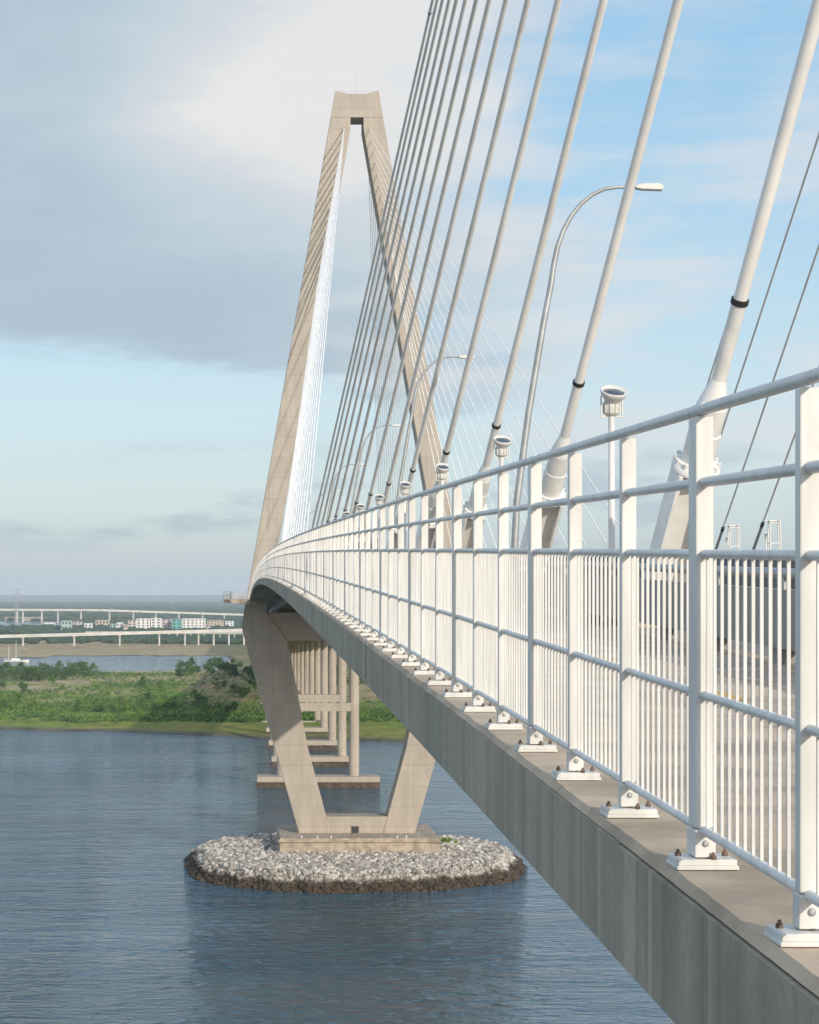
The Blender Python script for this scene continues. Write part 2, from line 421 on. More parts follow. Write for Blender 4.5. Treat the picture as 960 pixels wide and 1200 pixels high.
# ------------------------------------------------------------------ tower
S = 2445 / 467.5
def tx(u): return (u - 284) / S
def tz(v): return CAMZ + (697 - v) / S
YF, YB = 467.5, 475.0
def mirror(p): return [(2 * AX - x, z) for x, z in p][::-1]
tower = tag(empty('bridge_tower', (AX, 471, 6.5)), 'tall tapering concrete bridge tower with diamond legs standing on the rock island', 'bridge tower')
TO = (AX, 471, 6.5)
zcb0, zcb1 = tz(751), tz(718)
leg_up = [(tx(291), tz(690)), (tx(283), tz(734)), (tx(291.5), tz(768)), (tx(352), tz(982.5)), (tx(389.5), tz(982.5)), (tx(361), tz(877)), (tx(339), tz(760)),
          (tx(337), tz(751)), (tx(312.5), tz(718)), (tx(411), tz(150)), (tx(411), tz(137.35)), (tx(387.7), tz(137.35))]
for side in (0, 1):
    b = MB(); b.prism(leg_up if side == 0 else mirror(leg_up), YF, YB)
    o = b.build('leg', M['tower'], tower, TO); bevel(o, .18, 2)
b = MB(); xl = tx(387.7); xt = tx(393); zt = tz(106); z0 = tz(137.3)
b.prism([(xl, z0), (2 * AX - xl, z0), (2 * AX - xt, zt), (AX + 2.2, zt - .75), (AX - 2.2, zt - .75), (xt, zt)], YF, YB)
o = b.build('head', M['tower'], tower, TO)
b = MB(); b.box(tx(313), 2 * AX - tx(313), YF + .5, YB - .5, zcb0, zcb1); b.box(tx(331), 2 * AX - tx(331), YF + .28, YF + .5, zcb0 + 1.3, zcb1 - 1.6)
b.build('crossbeam', M['tower'], tower, TO)
b = MB(); b.box(tx(380), 2 * AX - tx(380), YF + .25, YB - .3, tz(983), tz(957))
strut = b.build('base_strut', M['tower'], tower, TO)
b = MB(); b.box(tx(412), tx(420.5), YF + .1, YF + .3, tz(980.5), tz(968.5), 0)
for z in (tz(968.3),): b.box(tx(411.3), tx(421.2), YF + .05, YF + .3, z, z + .25, 1)
b.build('door', [M['dark'], M['tower']], tower, TO)
b = MB(); b.box(8.2, 43.2, 457.5, 485, 3.0, 7.9); b.box(7.8, 43.6, 457.1, 485.4, 7.0, 7.5)
o = b.build('pile_cap', M['footing'], tower, TO); bevel(o, .1, 2)
b = MB()
for dx, h in ((0, 5.0), (-3.4, 1.6), (3.6, 1.4), (1.2, 2.0)): b.tube((AX + dx, 471, zt - 1), (AX + dx, 471, zt + h - .6), .06, .03, 6)
b.box(AX - 5, AX + 5, 470.95, 471.05, zt + .55, zt + .62)
b.build('lightning_rod', M['greysteel'], tower, TO)
b = MB(); b.tube((38.6, 458.0, 7.9), (38.6, 458.0, 8.9), .1, .1, 6); b.build('mooring_post', M['greysteel'], tower, TO); b = MB(); b.tube((9.2, 458.4, 7.9), (9.2, 458.4, 9), .12, .12, 6)
b.build('mooring_post', M['greysteel'], tower, TO)
for x in (13, 16.5, 19.5, 34, 36):
    b = MB(); b.lathe((x, 457.9, 7.9), (0, 0, 1), [(0, .16), (.35, .2), (.55, .12)], 8); b.build('marker_light', M['white'], tower, TO)

# ------------------------------------------------------------------ rock island
IC = (24.7, 470.0); IRX, IRY = 38.3, 40.5
def isl(x, y):
    an = math.atan2(y - IC[1], x - IC[0]); k = 1 + .03 * math.sin(3 * an + .6) + .035 * noise.noise(Vector((math.cos(an) * 3, math.sin(an) * 3, 2))) + .022 * noise.noise(Vector((math.cos(an) * 14, math.sin(an) * 14, 5)))
    e = 2.5
    return (abs((x - IC[0]) / (IRX * k)) ** e + abs((y - IC[1]) / (IRY * k)) ** e) ** (1 / e)
def ih(x, y):
    r = isl(x, y); d = (1 - r) * 38
    return -.6 + min(d * .95, 4.2) + max(0, min(1.2, (d - 4.2) * .07)) if d > -3 else -3
b = MB(); n = 70
vs = [(IC[0] + IRX * 1.2 * (2 * i / n - 1), IC[1] + IRY * 1.2 * (2 * j / n - 1)) for j in range(n + 1) for i in range(n + 1)]
b.add([(x, y, ih(x, y) - .35) for x, y in vs], [(j * (n + 1) + i, j * (n + 1) + i + 1, (j + 1) * (n + 1) + i + 1, (j + 1) * (n + 1) + i) for j in range(n) for i in range(n)], 0, True)
structure(b.build('rock_island', M['rock']))
def ico(sub=1):
    bm = bmesh.new(); bmesh.ops.create_icosphere(bm, subdivisions=sub, radius=1); v = [tuple(p.co) for p in bm.verts]; f = [tuple(q.index for q in p.verts) for p in bm.faces]; bm.free(); return v, f
IV, IF = ico(1)
b = MB(); cnt = 0
rng = random.Random(3)
while cnt < 19000:
    x = IC[0] + IRX * 1.08 * rng.uniform(-1, 1); y = IC[1] + IRY * 1.08 * rng.uniform(-1, .8)
    r = isl(x, y)
    if r > 1.02 or (8.6 < x < 42.8 and 458.2 < y): continue
    if y > 486 and rng.random() < .5: continue
    cnt += 1
    s = (.17 + .56 * rng.random() ** 2.4) * (1.25 if r > .9 else 1); q = Matrix.Rotation(rng.uniform(0, 6.28), 3, Vector((rng.uniform(-1, 1), rng.uniform(-1, 1), rng.uniform(-1, 1))).normalized())
    sx, sy, sz = s * rng.uniform(.7, 1.3), s * rng.uniform(.7, 1.3), s * rng.uniform(.5, .95)
    z = ih(x, y) - .15 + rng.uniform(-.1, .15)
    ps = []
    for p in IV:
        v = Vector((p[0] * sx, p[1] * sy, p[2] * sz)) * rng.uniform(.8, 1.15); v = q @ v; ps.append((x + v.x, y + v.y, z + v.z))
    b.add(ps, IF, 0)
tag(b.build('riprap', M['rock'], fix=False), 'pale riprap boulders heaped round the tower foot, dark and wet at the waterline', 'boulders', kind='stuff')
# weeds on the rocks
b = MB()
for cx_, cy_, nn, rr in ((46.5, 477, 40, 1.0),):
    for _ in range(nn):
        x = cx_ + rng.gauss(0, rr); y = cy_ + rng.gauss(0, rr * .5); z = ih(x, y) + rng.uniform(.2, 1.0); a = rng.uniform(0, 6.28); s = rng.uniform(.15, .4)
        u_ = Vector((math.cos(a), math.sin(a), 0)) * s; v_ = Vector((rng.uniform(-.4, .4), rng.uniform(-.4, .4), 1)) * s; o = Vector((x, y, z))
        b.add([o - u_ - v_, o + u_ - v_, o + u_ + v_, o - u_ + v_], [(0, 1, 2, 3)])
tag(b.build('weeds', M['leaf2'], fix=False), 'green weeds growing between the pale riprap boulders', 'weeds', kind='stuff')

# ------------------------------------------------------------------ bridge deck
deck = tag(empty('bridge_deck', (AX, 230, zd(230))), 'long concrete bridge deck with grey stained fascia running away to the far tower', 'bridge deck')
DO = (AX, 230, zd(230))
ysn = frange(3, 462, 3.0); ysl = frange(-12, 1640, 8)
b = MB()   # edge beam with chamfered lip, in casts about 9 m long
cuts = [3.0] + [8.9 + 9.06 * i for i in range(51)]
for i, (ya, yb) in enumerate(zip(cuts[:-1], cuts[1:])):
    j = ((i * 37) % 11 - 5) * .0012
    b.extrude([(EDGE + j, -.54 - j), (EDGE + .30, -.54 - j), (EDGE + .30, -.04), (EDGE + j, -.04 + j)], frange(ya, yb - .012, 3), zd)
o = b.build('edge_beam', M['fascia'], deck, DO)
b = MB(); ysw = frange(3, 60, .12) + frange(60.5, 462, 2.0); n = 6     # footway slab with a worn, uneven lip
for i, y in enumerate(ysw):
    q = max(-.004, .016 * noise.noise(Vector((y * 1.1, 3.3, 0))) * .5 + .008 * noise.noise(Vector((y * 5.0, 1.3, 0)))) + max(0, .05 * (noise.noise(Vector((y * .7, 9.1, 0))) - .45)); z = zd(y)
    b.v += [(EDGE + .010 + q * .4, y, z - .036), (EDGE + .034 + q, y, z), (5.9, y, z), (5.9, y, z - .30), (EDGE + .305, y, z - .30), (EDGE + .305, y, z - .036)]
for i in range(len(ysw) - 1):
    for k in range(n): b.face((i * n + k, i * n + (k + 1) % n, (i + 1) * n + (k + 1) % n, (i + 1) * n + k))
b.face(range(n)); L = (len(ysw) - 1) * n; b.face([L + k for k in range(n)])
b.build('walkway_slab', M['walk'], deck, DO)
b = MB(); b.extrude([(5.9, -.45), (2 * AX - 5.5, -.45), (2 * AX - 5.5, .0), (5.9, .0)], ysl, zd); b.build('roadway_slab', M['asphalt'], deck, DO)
for x in (CX - .5, 2 * AX - CX - .5):
    b = MB(); b.extrude([(x, -2.3), (x + 1.0, -2.3), (x + 1.0, -2.22), (x + .53, -2.2), (x + .53, -.455), (x + .47, -.455), (x + .47, -2.2), (x, -2.22)], ysl, zd)
    b.build('edge_girder', M['soffit'], deck, DO)
yy = 12.0
while yy < 640:
    b = MB(); z = zd(yy); b.box(CX + .05, 2 * AX - CX - .05, yy - .03, yy + .03, z - 2.0, z - .46); b.box(CX + .05, 2 * AX - CX - .05, yy - .25, yy + .25, z - 2.08, z - 2.003)
    b.build('floor_beam', M['soffit'], deck, DO); yy += 14.6
yy = 12.0
while yy < 455:
    b = MB(); z = zd(yy); b.prism([(EDGE + .32, z - .31), (EDGE + .32, z - .5), (CX - .55, z - 1.5), (CX - .55, z - .31)], yy - .12, yy + .12)
    b.build('bracket', M['soffit'], deck, DO); yy += 14.6
b = MB(); yy = 4.6                         # dashed yellow line along the footway
while yy < 300:
    q = [yy, yy + .45, yy + .9]; b.add([(x, y, zd(y) + .004) for y in q for x in (3.92, 4.04)], [(0, 1, 3, 2), (2, 3, 5, 4)]); yy += 6.0
b.build('footway_marking', M['yellow'], deck, DO, fix=False)
# belvedere round the tower leg
BEL = [(-4.2, 457.5), (-2.6, 455.2), (1.66, 454.6), (6.2, 454.6), (6.2, 467), (.8, 467), (.8, 476), (6.2, 476), (6.2, 487), (-2.6, 487), (-4.2, 484)]
b = MB(); zb = zd(462) - .02; n = len(BEL)
b.add([(x, y, zb) for x, y in BEL] + [(x + (.25 if x < 0 else 0), y, zb - (.75 if x < 0 else 1.15)) for x, y in BEL], [tuple(range(n)), tuple(range(2 * n - 1, n - 1, -1))] + [(i, n + i, n + (i + 1) % n, (i + 1) % n) for i in range(n)])
b.build('lookout_slab', M['walk'], deck, DO)
# inner barrier beside the walkway: beam on short feet plus steel rail
bar = tag(empty('walkway_barrier', (5.7, 100, zd(100))), 'grey concrete barrier between the footway and the roadway behind the white railing', 'barrier'); BO = (5.7, 100, zd(100))
b = MB(); b.extrude([(5.60, .17), (5.86, .17), (5.80, .78), (5.66, .78)], frange(3, 450, 4), zd); b.build('beam', M['barrier'], bar, BO)
yy = 4.0; ft = None; fb = MB()
while yy < 450:
    if yy < 290:
        if ft is None: b = MB(); b.box(5.64, 5.82, -.2, .2, .002, .19); ft = b.build('foot', M['barrier'], bar); q = ft
        else: q = ft.copy(); C.objects.link(q); q.parent = bar
        q.location = (-5.7, yy - BO[1], zd(yy) - BO[2])
    else: fb.box(5.64, 5.82, yy - .2, yy + .2, zd(yy) + .002, zd(yy) + .19)
    yy += 3.0
tag(fb.build('foot', M['barrier'], bar, BO), kind='stuff')
b = MB(); b.path([(5.73, y, zd(y) + .95) for y in frange(3, 450, 6)], .055, 8)
yy = 4.0
while yy < 450: b.box(5.70, 5.76, yy - .05, yy + .05, zd(yy) + .76, zd(yy) + .93); yy += 3.0
b.build('top_rail', M['greysteel'], bar, BO)
def parapet(x, name, label, y1=1640):
    o = empty(name, (x, 230, zd(230))); tag(o, label, 'barrier')
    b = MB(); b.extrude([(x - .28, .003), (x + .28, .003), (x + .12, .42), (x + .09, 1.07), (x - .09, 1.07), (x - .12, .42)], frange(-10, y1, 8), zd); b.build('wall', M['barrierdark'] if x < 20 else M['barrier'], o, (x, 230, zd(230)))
    if x < 10: return
    b = MB(); b.path([(x, y, zd(y) + 1.3) for y in frange(-10, 640, 8)], .05, 6)
    for y in frange(-10, 640, 4): b.box(x - .04, x + .04, y - .04, y + .04, zd(y) + 1.06, zd(y) + 1.28)
    b.build('rail', M['greysteel'], o, (x, 230, zd(230)))
parapet(8.55, 'road_parapet', 'dark road parapet just beyond the nearer plane of stay cables')
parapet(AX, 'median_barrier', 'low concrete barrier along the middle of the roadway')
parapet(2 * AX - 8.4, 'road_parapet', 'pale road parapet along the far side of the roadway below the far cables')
for nm, x, cc in (('lane_line', 13, 'white'), ('lane_line', 17, 'white'), ('lane_line', 21, 'white'), ('edge_line', 9.3, 'yellow')):
    b = MB()
    for y in (frange(0, 450, 12) if cc == 'white' else [0]):
        ye = y + 3.5 if cc == 'white' else 450
        ys_ = frange(y, ye, 4)
        base = [(xx, q, zd(q) + .004) for q in ys_ for xx in (x - .08, x + .08)]
        b.add(base, [(2 * i, 2 * i + 1, 2 * i + 3, 2 * i + 2) for i in range(len(ys_) - 1)])
    o = b.build(nm, M[cc], deck, DO, fix=False)

# ------------------------------------------------------------------ white railing
rail = tag(empty('footway_railing', (POSTX, 6.42, zd(6.42))), 'white steel footway railing with round rails and close pickets along the deck edge', 'railing')
RO = (POSTX, 6.42, zd(6.42)); P0, PS = 6.455, 1.51
NP = 302
RX = POSTX + .034
RH = [1.745, 1.467, 1.196, .66, .148]
ysr = frange(2.0, 459.5, 1.51)
for i, h in enumerate(RH):
    b = MB(); b.path([(RX, y, zd(y) + h) for y in ysr], (.023, .020, .017, .017, .019)[i], 14)
    if i == 0:
        for k in range(1, 60, 3):
            y = P0 + PS * k; b.path([(RX, y - .09, zd(y - .09) + h), (RX, y + .09, zd(y + .09) + h)], .0255, 14)
    b.build(('handrail', 'rail', 'rail', 'rail', 'bottom_rail')[i], M['white'], rail, RO)
def post_mb(hy, zt_=1.715):
    b = MB(); b.box(0, .068, -hy, hy, .155, zt_); return b
def base_mb(hy):
    b = MB()
    b.box(-.004, .074, -hy - .008, hy + .008, .045, .148)                 # shoe
    b.box(-.072, .150, -.098, .098, .016, .040)                           # plate
    b.box(-.078, .156, -.104, .104, .001, .0165)                              # grout pad
    for x, y in ((-.05, .02), (.062, -.088), (.13, .02), (.062, .088)):
        b.lathe((x, y, .046), (0, 0, 1), [(-.006, .0125), (.008, .0125), (.010, .007), (.020, .006)], 8, 1)
    b.lathe((.035, -hy - .008, .098), (0, -1, 0), [(0, .013), (.006, .013), (.008, .006)], 10, 2)
    return b
pm = {}
for kind, hy in (('n', .030), ('w', .066)):
    o = post_mb(hy).build('post', M['white'], rail); bevel(o, .006, 2)
    q = base_mb(hy).build('base_plate', [M['white'], M['rust'], M['greysteel']], o); bevel(q, .004, 1)
    pm[kind] = (o, q)
used = set()
idx = list(range(-3, NP))
far_b = MB(); far_p = MB()
def shear_panel(b, Ya, Yb):
    n = 12; hw = .0058
    for k in range(1, n + 1):
        y = Ya + (Yb - Ya) * k / (n + 1); z = zd(y)
        b.box(RX - hw, RX + hw, y - hw, y + hw, z + .13, z + 1.19)
for i in idx:
    Y = P0 + PS * i; kind = 'w' if i % 3 == 1 else 'n'; z = zd(Y); loc = (0, Y - RO[1], z - RO[2])
    if i < 97:
        po, bo = pm[kind]
        if kind in used:
            p2 = po.copy(); C.objects.link(p2); q2 = bo.copy(); C.objects.link(q2); p2.parent = rail; q2.parent = p2
        else: p2 = po; used.add(kind)
        p2.location = loc
    else:
        hy = .030 if kind == 'n' else .066
        far_b.box(POSTX, POSTX + .068, Y - hy, Y + hy, z + .05, z + 1.715); far_b.box(POSTX - .085, POSTX + .165, Y - .105, Y + .105, z + .001, z + .046)
    if i < NP - 1:
        if i < 97: b = MB(); shear_panel(b, Y, Y + PS); b.build('picket_panel', M['white'], rail, RO, fix=False)
        else: shear_panel(far_p, Y, Y + PS)
tag(far_b.build('post', M['white'], rail, RO, fix=False), kind='stuff'); tag(far_p.build('picket_panel', M['white'], rail, RO, fix=False), kind='stuff')
# railing of the lookout at the far tower
lr = tag(empty('lookout_railing', (-2.6, 455.2, zb)), 'small white picket railing round the lookout beside the far tower leg', 'railing'); LO = (-2.6, 455.2, zb)
front = [(1.55, 454.75), (-2.55, 455.35), (-4.05, 457.6), (-4.05, 484), (-2.55, 486.8), (1.5, 486.8)]
for h in (1.745, 1.467, 1.196, .66, .125):
    b = MB(); b.path([(x, y, zb + h) for x, y in front], .03, 8); b.build('rail', M['white'], lr, LO)
b = MB(); bp = MB()
for (xa, ya), (xb, yb) in zip(front[:-1], front[1:]):
    L = math.hypot(xb - xa, yb - ya); n = max(1, round(L / 1.5))
    for k in range(n + 1): x = xa + (xb - xa) * k / n; y = ya + (yb - ya) * k / n; bp.box(x - .035, x + .035, y - .035, y + .035, zb, zb + 1.72)
    n = int(L / .115)
    for k in range(n): x = xa + (xb - xa) * k / n; y = ya + (yb - ya) * k / n; b.box(x - .02, x + .02, y - .012, y + .012, zb + .13, zb + 1.19)
b.build('picket_panel', M['white'], lr, LO, fix=False); bp.build('post', M['white'], lr, LO, fix=False)

# ------------------------------------------------------------------ stay cables
ORD = ['first', 'second', 'third', 'fourth', 'fifth', 'sixth', 'seventh', 'eighth', 'ninth', 'tenth', 'eleventh', 'twelfth', 'thirteenth', 'fourteenth']
YN = -12.0
ZN = [77.5, 72.5, 78, 78.2, 81.5, 82, 84.8, 85.2, 89.3, 92.5, 93.5, 98, 99.8, 101.5]
ZN = [77.0, 74.0, 77.2, 78.6, 81.2, 82.6, 84.8, 86.4, 89.4, 92.3, 94.0, 97.5, 99.6, 101.5]
def cable_x(za): return 4.84 + .172 * za     # where the leg stands at that height above the camera
def hard(pr, e=.006):                        # extra rings beside every corner keep the shading crisp
    out = []
    for i, (t, r_) in enumerate(pr):
        if i:
            t0, r0 = pr[i - 1]; k = e / max(1e-6, math.hypot(t - t0, r_ - r0)); k = min(.3, k); out.append((t - (t - t0) * k, r_ - (r_ - r0) * k))
        out.append((t, r_))
        if i < len(pr) - 1:
            t1, r1 = pr[i + 1]; k = min(.3, e / max(1e-6, math.hypot(t1 - t, r1 - r_))); out.append((t + (t1 - t) * k, r_ + (r1 - r_) * k))
    return out
def make_cable(Yr, za, Ya, side, label, group, detail, r=.104):
    fx = (lambda x: x) if side == 0 else (lambda x: 2 * AX - x)
    P = Vector((fx(CX), Yr, zd(Yr) + 4.86)); A = Vector((fx(cable_x(za)), Ya, CAMZ + za))
    d = (A - P).normalized(); si = d.z
    zdk = zd(Yr)
    def at(h): return P + d * ((h - 4.86) / si)      # point on the axis at height h above the deck
    base = at(0); root = tag(empty('stay_cable', base), label, 'stay cable', group); o = tuple(base)
    b = MB(); L = (A - P).length
    sag = L * .0035 * (1 if L > 120 else .6)
    pts = []
    for k in range(13):
        t = k / 12; p = P.lerp(A, t); p.z -= sag * 4 * t * (1 - t) * math.hypot(d.x, d.y); pts.append(p)
    b.path(pts, r, 10 if detail else 6); b.build('sheath', M['cable'], root, o)
    if (detail and Yr > 130) or (side == 1 and Ya < 0):
        k = (.36 if detail else .30) + .07 * math.sin(Yr * .37); p = P.lerp(A, k); p.z -= sag * 4 * k * (1 - k) * math.hypot(d.x, d.y)
        b = MB(); b.lathe(p, d, [(0, r * 1.2), (.28, r * 1.2)], 10); b.lathe(p + d * .1, Vector((1, -.2, .1)), [(0, .04), (.3, .03)], 6); b.build('clamp', M['greysteel'], root, o)
    if detail:
        b = MB(); b.lathe(at(4.80), d, [(0, r * 1.26), (.08, r * 1.26)], 18); b.build('collar', M['black'], root, o)
        b = MB(); q = at(2.55); Lh = lambda h: (h - 2.55) / si
        kk = .78 + .22 * min(1, si / .8)
        b.lathe(q, d, hard([(0, .25), (Lh(3.0), .25), (Lh(3.02), .235), (Lh(3.38), .235), (Lh(3.72), .125), (Lh(3.76), .112), (Lh(4.79), .112)]), 28)
        b.build('guide_pipe', M['steelwhite'], root, o)
        b = MB(); b.lathe(at(2.45), d, [(0, .37), (.10, .37), (.11, .33), (.16, .33)], 24)
        a = d.orthogonal().normalized(); c2 = d.cross(a)
        for k in range(12):
            an = k * math.pi / 6; b.lathe(at(2.45) + (a * math.cos(an) + c2 * math.sin(an)) * .335 + d * .1, d, [(0, .03), (.09, .03)], 6)
        b.build('flange', M['steelwhite'], root, o)
        s_ = Vector((1, 0, 0)); s_ = (s_ - d * s_.dot(d)).normalized(); nn = d.cross(s_)
        lo = at(-.1); hi = at(2.44); mid = (lo + hi) / 2; hl = d * ((hi - lo).length / 2)
        for sg in (-1, 1):
            b = MB(); b.obox(mid + s_ * (.26 * sg), s_ * .03, nn * .30, hl); b.build('fork_plate', M['steelwhite'], root, o)
        b = MB(); b.obox(mid, s_ * .228, nn * .05, hl * .96); b.build('web_plate', M['steelwhite'], root, o)
        b = MB(); bx, by = base.x, base.y
        b.prism([(bx - .55, zdk + .003), (bx + .55, zdk + .003), (bx + .5, zdk + .62), (bx - .5, zdk + .62)], by - 1.0, by + 1.1)
        b.build('plinth', M['walk'], root, o)
    elif side == 1 and Ya < 0:
        b = MB(); z1 = zdk + 5.0
        for dx in (-.5, .5):
            for dy in (-.4, .4): b.tube((P.x + dx + .9, Yr + dy, zdk), (P.x + dx * .8 + .9, Yr + dy * .8, z1), .07, .06, 6)
        for zz in (zdk + 1.2, zdk + 2.9, zdk + 4.6):
            for dx in (-.45, .45): b.box(P.x + .9 + dx - .03, P.x + .9 + dx + .03, Yr - .4, Yr + .4, zz, zz + .07)
            for dy in (-.36, .36): b.box(P.x + .9 - .45, P.x + .9 + .45, Yr + dy - .03, Yr + dy + .03, zz, zz + .07)
        b.tube((P.x - .1, Yr, z1 - .15), (P.x + 1.35, Yr, z1 - .2), .08, .08, 6)
        b.build('damper_frame', M['white'], root, o)
        b = MB(); b.lathe(at(4.4), d, [(0, .16), (.6, .16)], 8); b.build('collar', M['black'], root, o)
        b = MB(); b.lathe(at(0), d, [(0, .17), (4.4 / si, .13)], 8); b.build('guide_pipe', M['greysteel'], root, o)
for i in range(14):
    Y = 30.5 + 14.6 * i
    c = {0: 'thick white stay cable rising steeply at the right, rightmost of the near fan'}.get(i, 'white stay cable with black collar in the near fan, %s counting leftward' % ORD[i])
    make_cable(Y, ZN[i], YN, 0, c, 'stay cables of the near fan', True)
for i in range(14):
    Y = 30.5 + 14.6 * i; za = ZN[i]
    u = 284 + 2445 * (2 * AX - CX) / Y
    if u > 1500: continue
    make_cable(Y, za, YN, 1, 'thin grey stay cable beyond the roadway, %s counting leftward' % ORD[i], 'stay cables on the far side of the roadway', False, .09)
for i in range(14):
    Yc = 471 - 42.5 - 14.6 * i; za = 71.5 + 2.53 * i
    make_cable(Yc, za, 467.2, 0, 'pale cable in the white sheet before the far tower left leg, %s from its lowest' % ORD[i], 'cables of the far tower left fan', False, .115)
    make_cable(Yc, za, 467.2, 1, 'faint thin cable descending right from the far tower right leg, %s from its lowest' % ORD[i], 'cables of the far tower right fan', False, .08)
    Yb = 471 + 42.5 + 11.2 * i
    if i % 1 == 0:
        make_cable(Yb, za, 475.3, 1, 'hair thin cable behind the far tower seen between its legs, %s from its lowest' % ORD[i], 'back cables of the far tower', False, .08)

# ------------------------------------------------------------------ walkway floodlights
def make_flood(Y):
    z = zd(Y); o = (6.09, Y, z)
    root = empty('floodlight', o)
    b = MB(); b.lathe((6.09, Y, z), (0, 0, 1), [(0, .13), (.03, .13), (.035, .056), (3.42, .053)], 14); b.build('pole', M['white'], root, o)
    b = MB(); b.lathe((6.09, Y, z + 3.40), (0, 0, 1), [(0, .055), (.03, .11), (.05, .128), (.24, .128), (.28, .11)], 20)
    for k in range(10):
        an = k * math.pi / 5; b.obox((6.09 + .132 * math.cos(an), Y + .132 * math.sin(an), z + 3.54), Vector((math.cos(an), math.sin(an), 0)) * .016, Vector((-math.sin(an), math.cos(an), 0)) * .005, Vector((0, 0, .09)))
    body = b.build('lamp_body', M['lampbody'], root, o)
    b = MB()
    for sg in (-1, 1): b.box(6.09 + sg * .175 - .010, 6.09 + sg * .175 + .010, Y - .022, Y + .022, z + 3.41, z + 3.74)
    b.box(6.09 - .185, 6.09 + .185, Y - .022, Y + .022, z + 3.385, z + 3.409)
    b.build('yoke', M['lampbody'], root, o)
    tilt = Vector((.10, -.55, 1)).normalized(); h = Vector((6.09, Y, z + 3.62))
    b = MB(); b.lathe(h, tilt, [(0, .11), (.07, .14), (.14, .20), (.20, .222), (.225, .222), (.235, .212), (.185, .178)], 28, caps=False); b.build('bezel', M['white'], body, o)
    b = MB(); b.lathe(h + tilt * .175, tilt, [(0, .178), (.01, .174), (.026, .09), (.03, .02)], 24); b.build('glass', M['lens'], body, o)
    return root
f0 = make_flood(34.4); fk = {f0: kids(f0)}; fk.update({c: kids(c) for c in fk[f0]})
tag(f0, 'white floodlight with dish head on a slim pole, nearest and largest of its row', 'floodlight', 'floodlights along the footway')
for i in range(1, 14):
    Y = 34.4 + 14.6 * i; c = copy_tree(f0, fk); c.location = (6.09, Y, zd(Y))
    tag(c, 'white floodlight head peeping over the railing, %s from the nearest of its row' % ORD[i], 'floodlight', 'floodlights along the footway')
for i in range(6, 12):
    Y = 34.4 + 14.6 * i; c = copy_tree(f0, fk); c.location = (2 * AX - 6.09, Y, zd(Y))
    tag(c, 'tiny floodlight across the roadway at the right, %s from the right of those in sight' % ORD[i - 6], 'floodlight', 'floodlights across the roadway')

# ------------------------------------------------------------------ street lights
def make_street(Y):
    z = zd(Y); o = (9.2, Y, z); root = empty('street_light', o)
    pts = [(9.2, 0), (9.35, 3), (9.75, 6), (10.25, 9), (10.5, 10.3)]
    for k in range(1, 9):
        a = math.pi / 2 * k / 8; pts.append((10.55 + 2.2 * (1 - math.cos(a)), 10.3 + 3.35 * math.sin(a)))
    pts += [(13.4, 13.66)]
    rad = [.125 - .075 * min(1, k / (len(pts) - 1)) for k in range(len(pts))]
    b = MB(); b.path([(x, Y, z + h) for x, h in pts], .1, 12, radii=rad); b.build('pole', M['greysteel'], root, o)
    b = MB(); x0 = 13.35
    b.prism([(x0, z + 13.60), (x0 + .25, z + 13.55), (x0 + .95, z + 13.53), (x0 + .97, z + 13.70), (x0 + .8, z + 13.77), (x0 + .3, z + 13.76), (x0, z + 13.71)], Y - .16, Y + .16)
    l = b.build('luminaire', M['lampbody'], root, o); bevel(l, .04, 2)
    b = MB(); b.lathe((9.2, Y, z), (0, 0, 1), [(0, .25), (.05, .25), (.06, .16), (.6, .14)], 12); b.build('base', M['greysteel'], root, o)
    return root
s0 = make_street(71); sk = {s0: kids(s0)}
tag(s0, 'grey curved street light with level arm, largest and nearest of its row', 'street light', 'street lights along the roadway')
for i in range(1, 7):
    Y = 71 + 57.7 * i; c = copy_tree(s0, sk); c.location = (9.2, Y, zd(Y))
    tag(c, 'slender grey street light glimpsed between the stay cables, %s from the nearest' % ORD[i], 'street light', 'street lights along the roadway')

# ------------------------------------------------------------------ approach piers
Yp = 666.0; k = 0
PXC = 24.2
while Yp < 1600:
    zt_ = zd(Yp) - 2.35; water = land(PXC, Yp) < 0
    z0 = -2.0; o = (PXC, Yp, 0)
    root = tag(empty('bridge_pier', o), 'twin column concrete approach pier behind the tower, %s counting away from the tower' % ORD[k], 'bridge pier', 'approach piers beyond the tower')
    for sx in (-1, 1):
        b = MB(); b.lathe((PXC + 11.5 * sx, Yp, z0 + 1.5), (0, 0, 1), [(0, 1.62), (zt_ - 1.8 - z0 - 1.5, 1.62)], 20); b.build('column', M['pier'], root, o)
    b = MB(); b.box(PXC - 17, PXC + 17, Yp - 1.9, Yp + 1.9, zt_ - 1.8, zt_); b.build('cap_beam', M['pier'], root, o)
    if k < 2: b = MB(); b.box(PXC - 11.5, PXC + 11.5, Yp - 1.3, Yp + 1.3, 24.2 - 1.2 * k, 26.8 - 1.2 * k); b.build('strut', M['pier'], root, o)
    if k < 4:
        b = MB(); fw = 19.5 if k == 0 else 13.8; b.box(PXC - fw, PXC + fw, Yp - 4.5, Yp + 4.5, -2, 1.9, 1); b.box(PXC - fw + .05, PXC + fw - .05, Yp - 4.45, Yp + 4.45, 1.9, 3.6, 0)
        b.build('footing', [M['pier'], M['tidal']], root, o)
        b = MB()
        for q in range(int(39 / 1.1)): b.box(PXC - 19 + q * 1.1, PXC - 18.9 + q * 1.1, Yp - 4.2, Yp - 4.1, 3.6, 4.2)
        if k == 0: b.build('stub_rail', M['rust'], root, o)
    else:
        b = MB(); b.box(PXC - 15, PXC + 15, Yp - 3, Yp + 3, -1, 1.5); b.build('footing', M['pier'], root, o)
    Yp += 81; k += 1

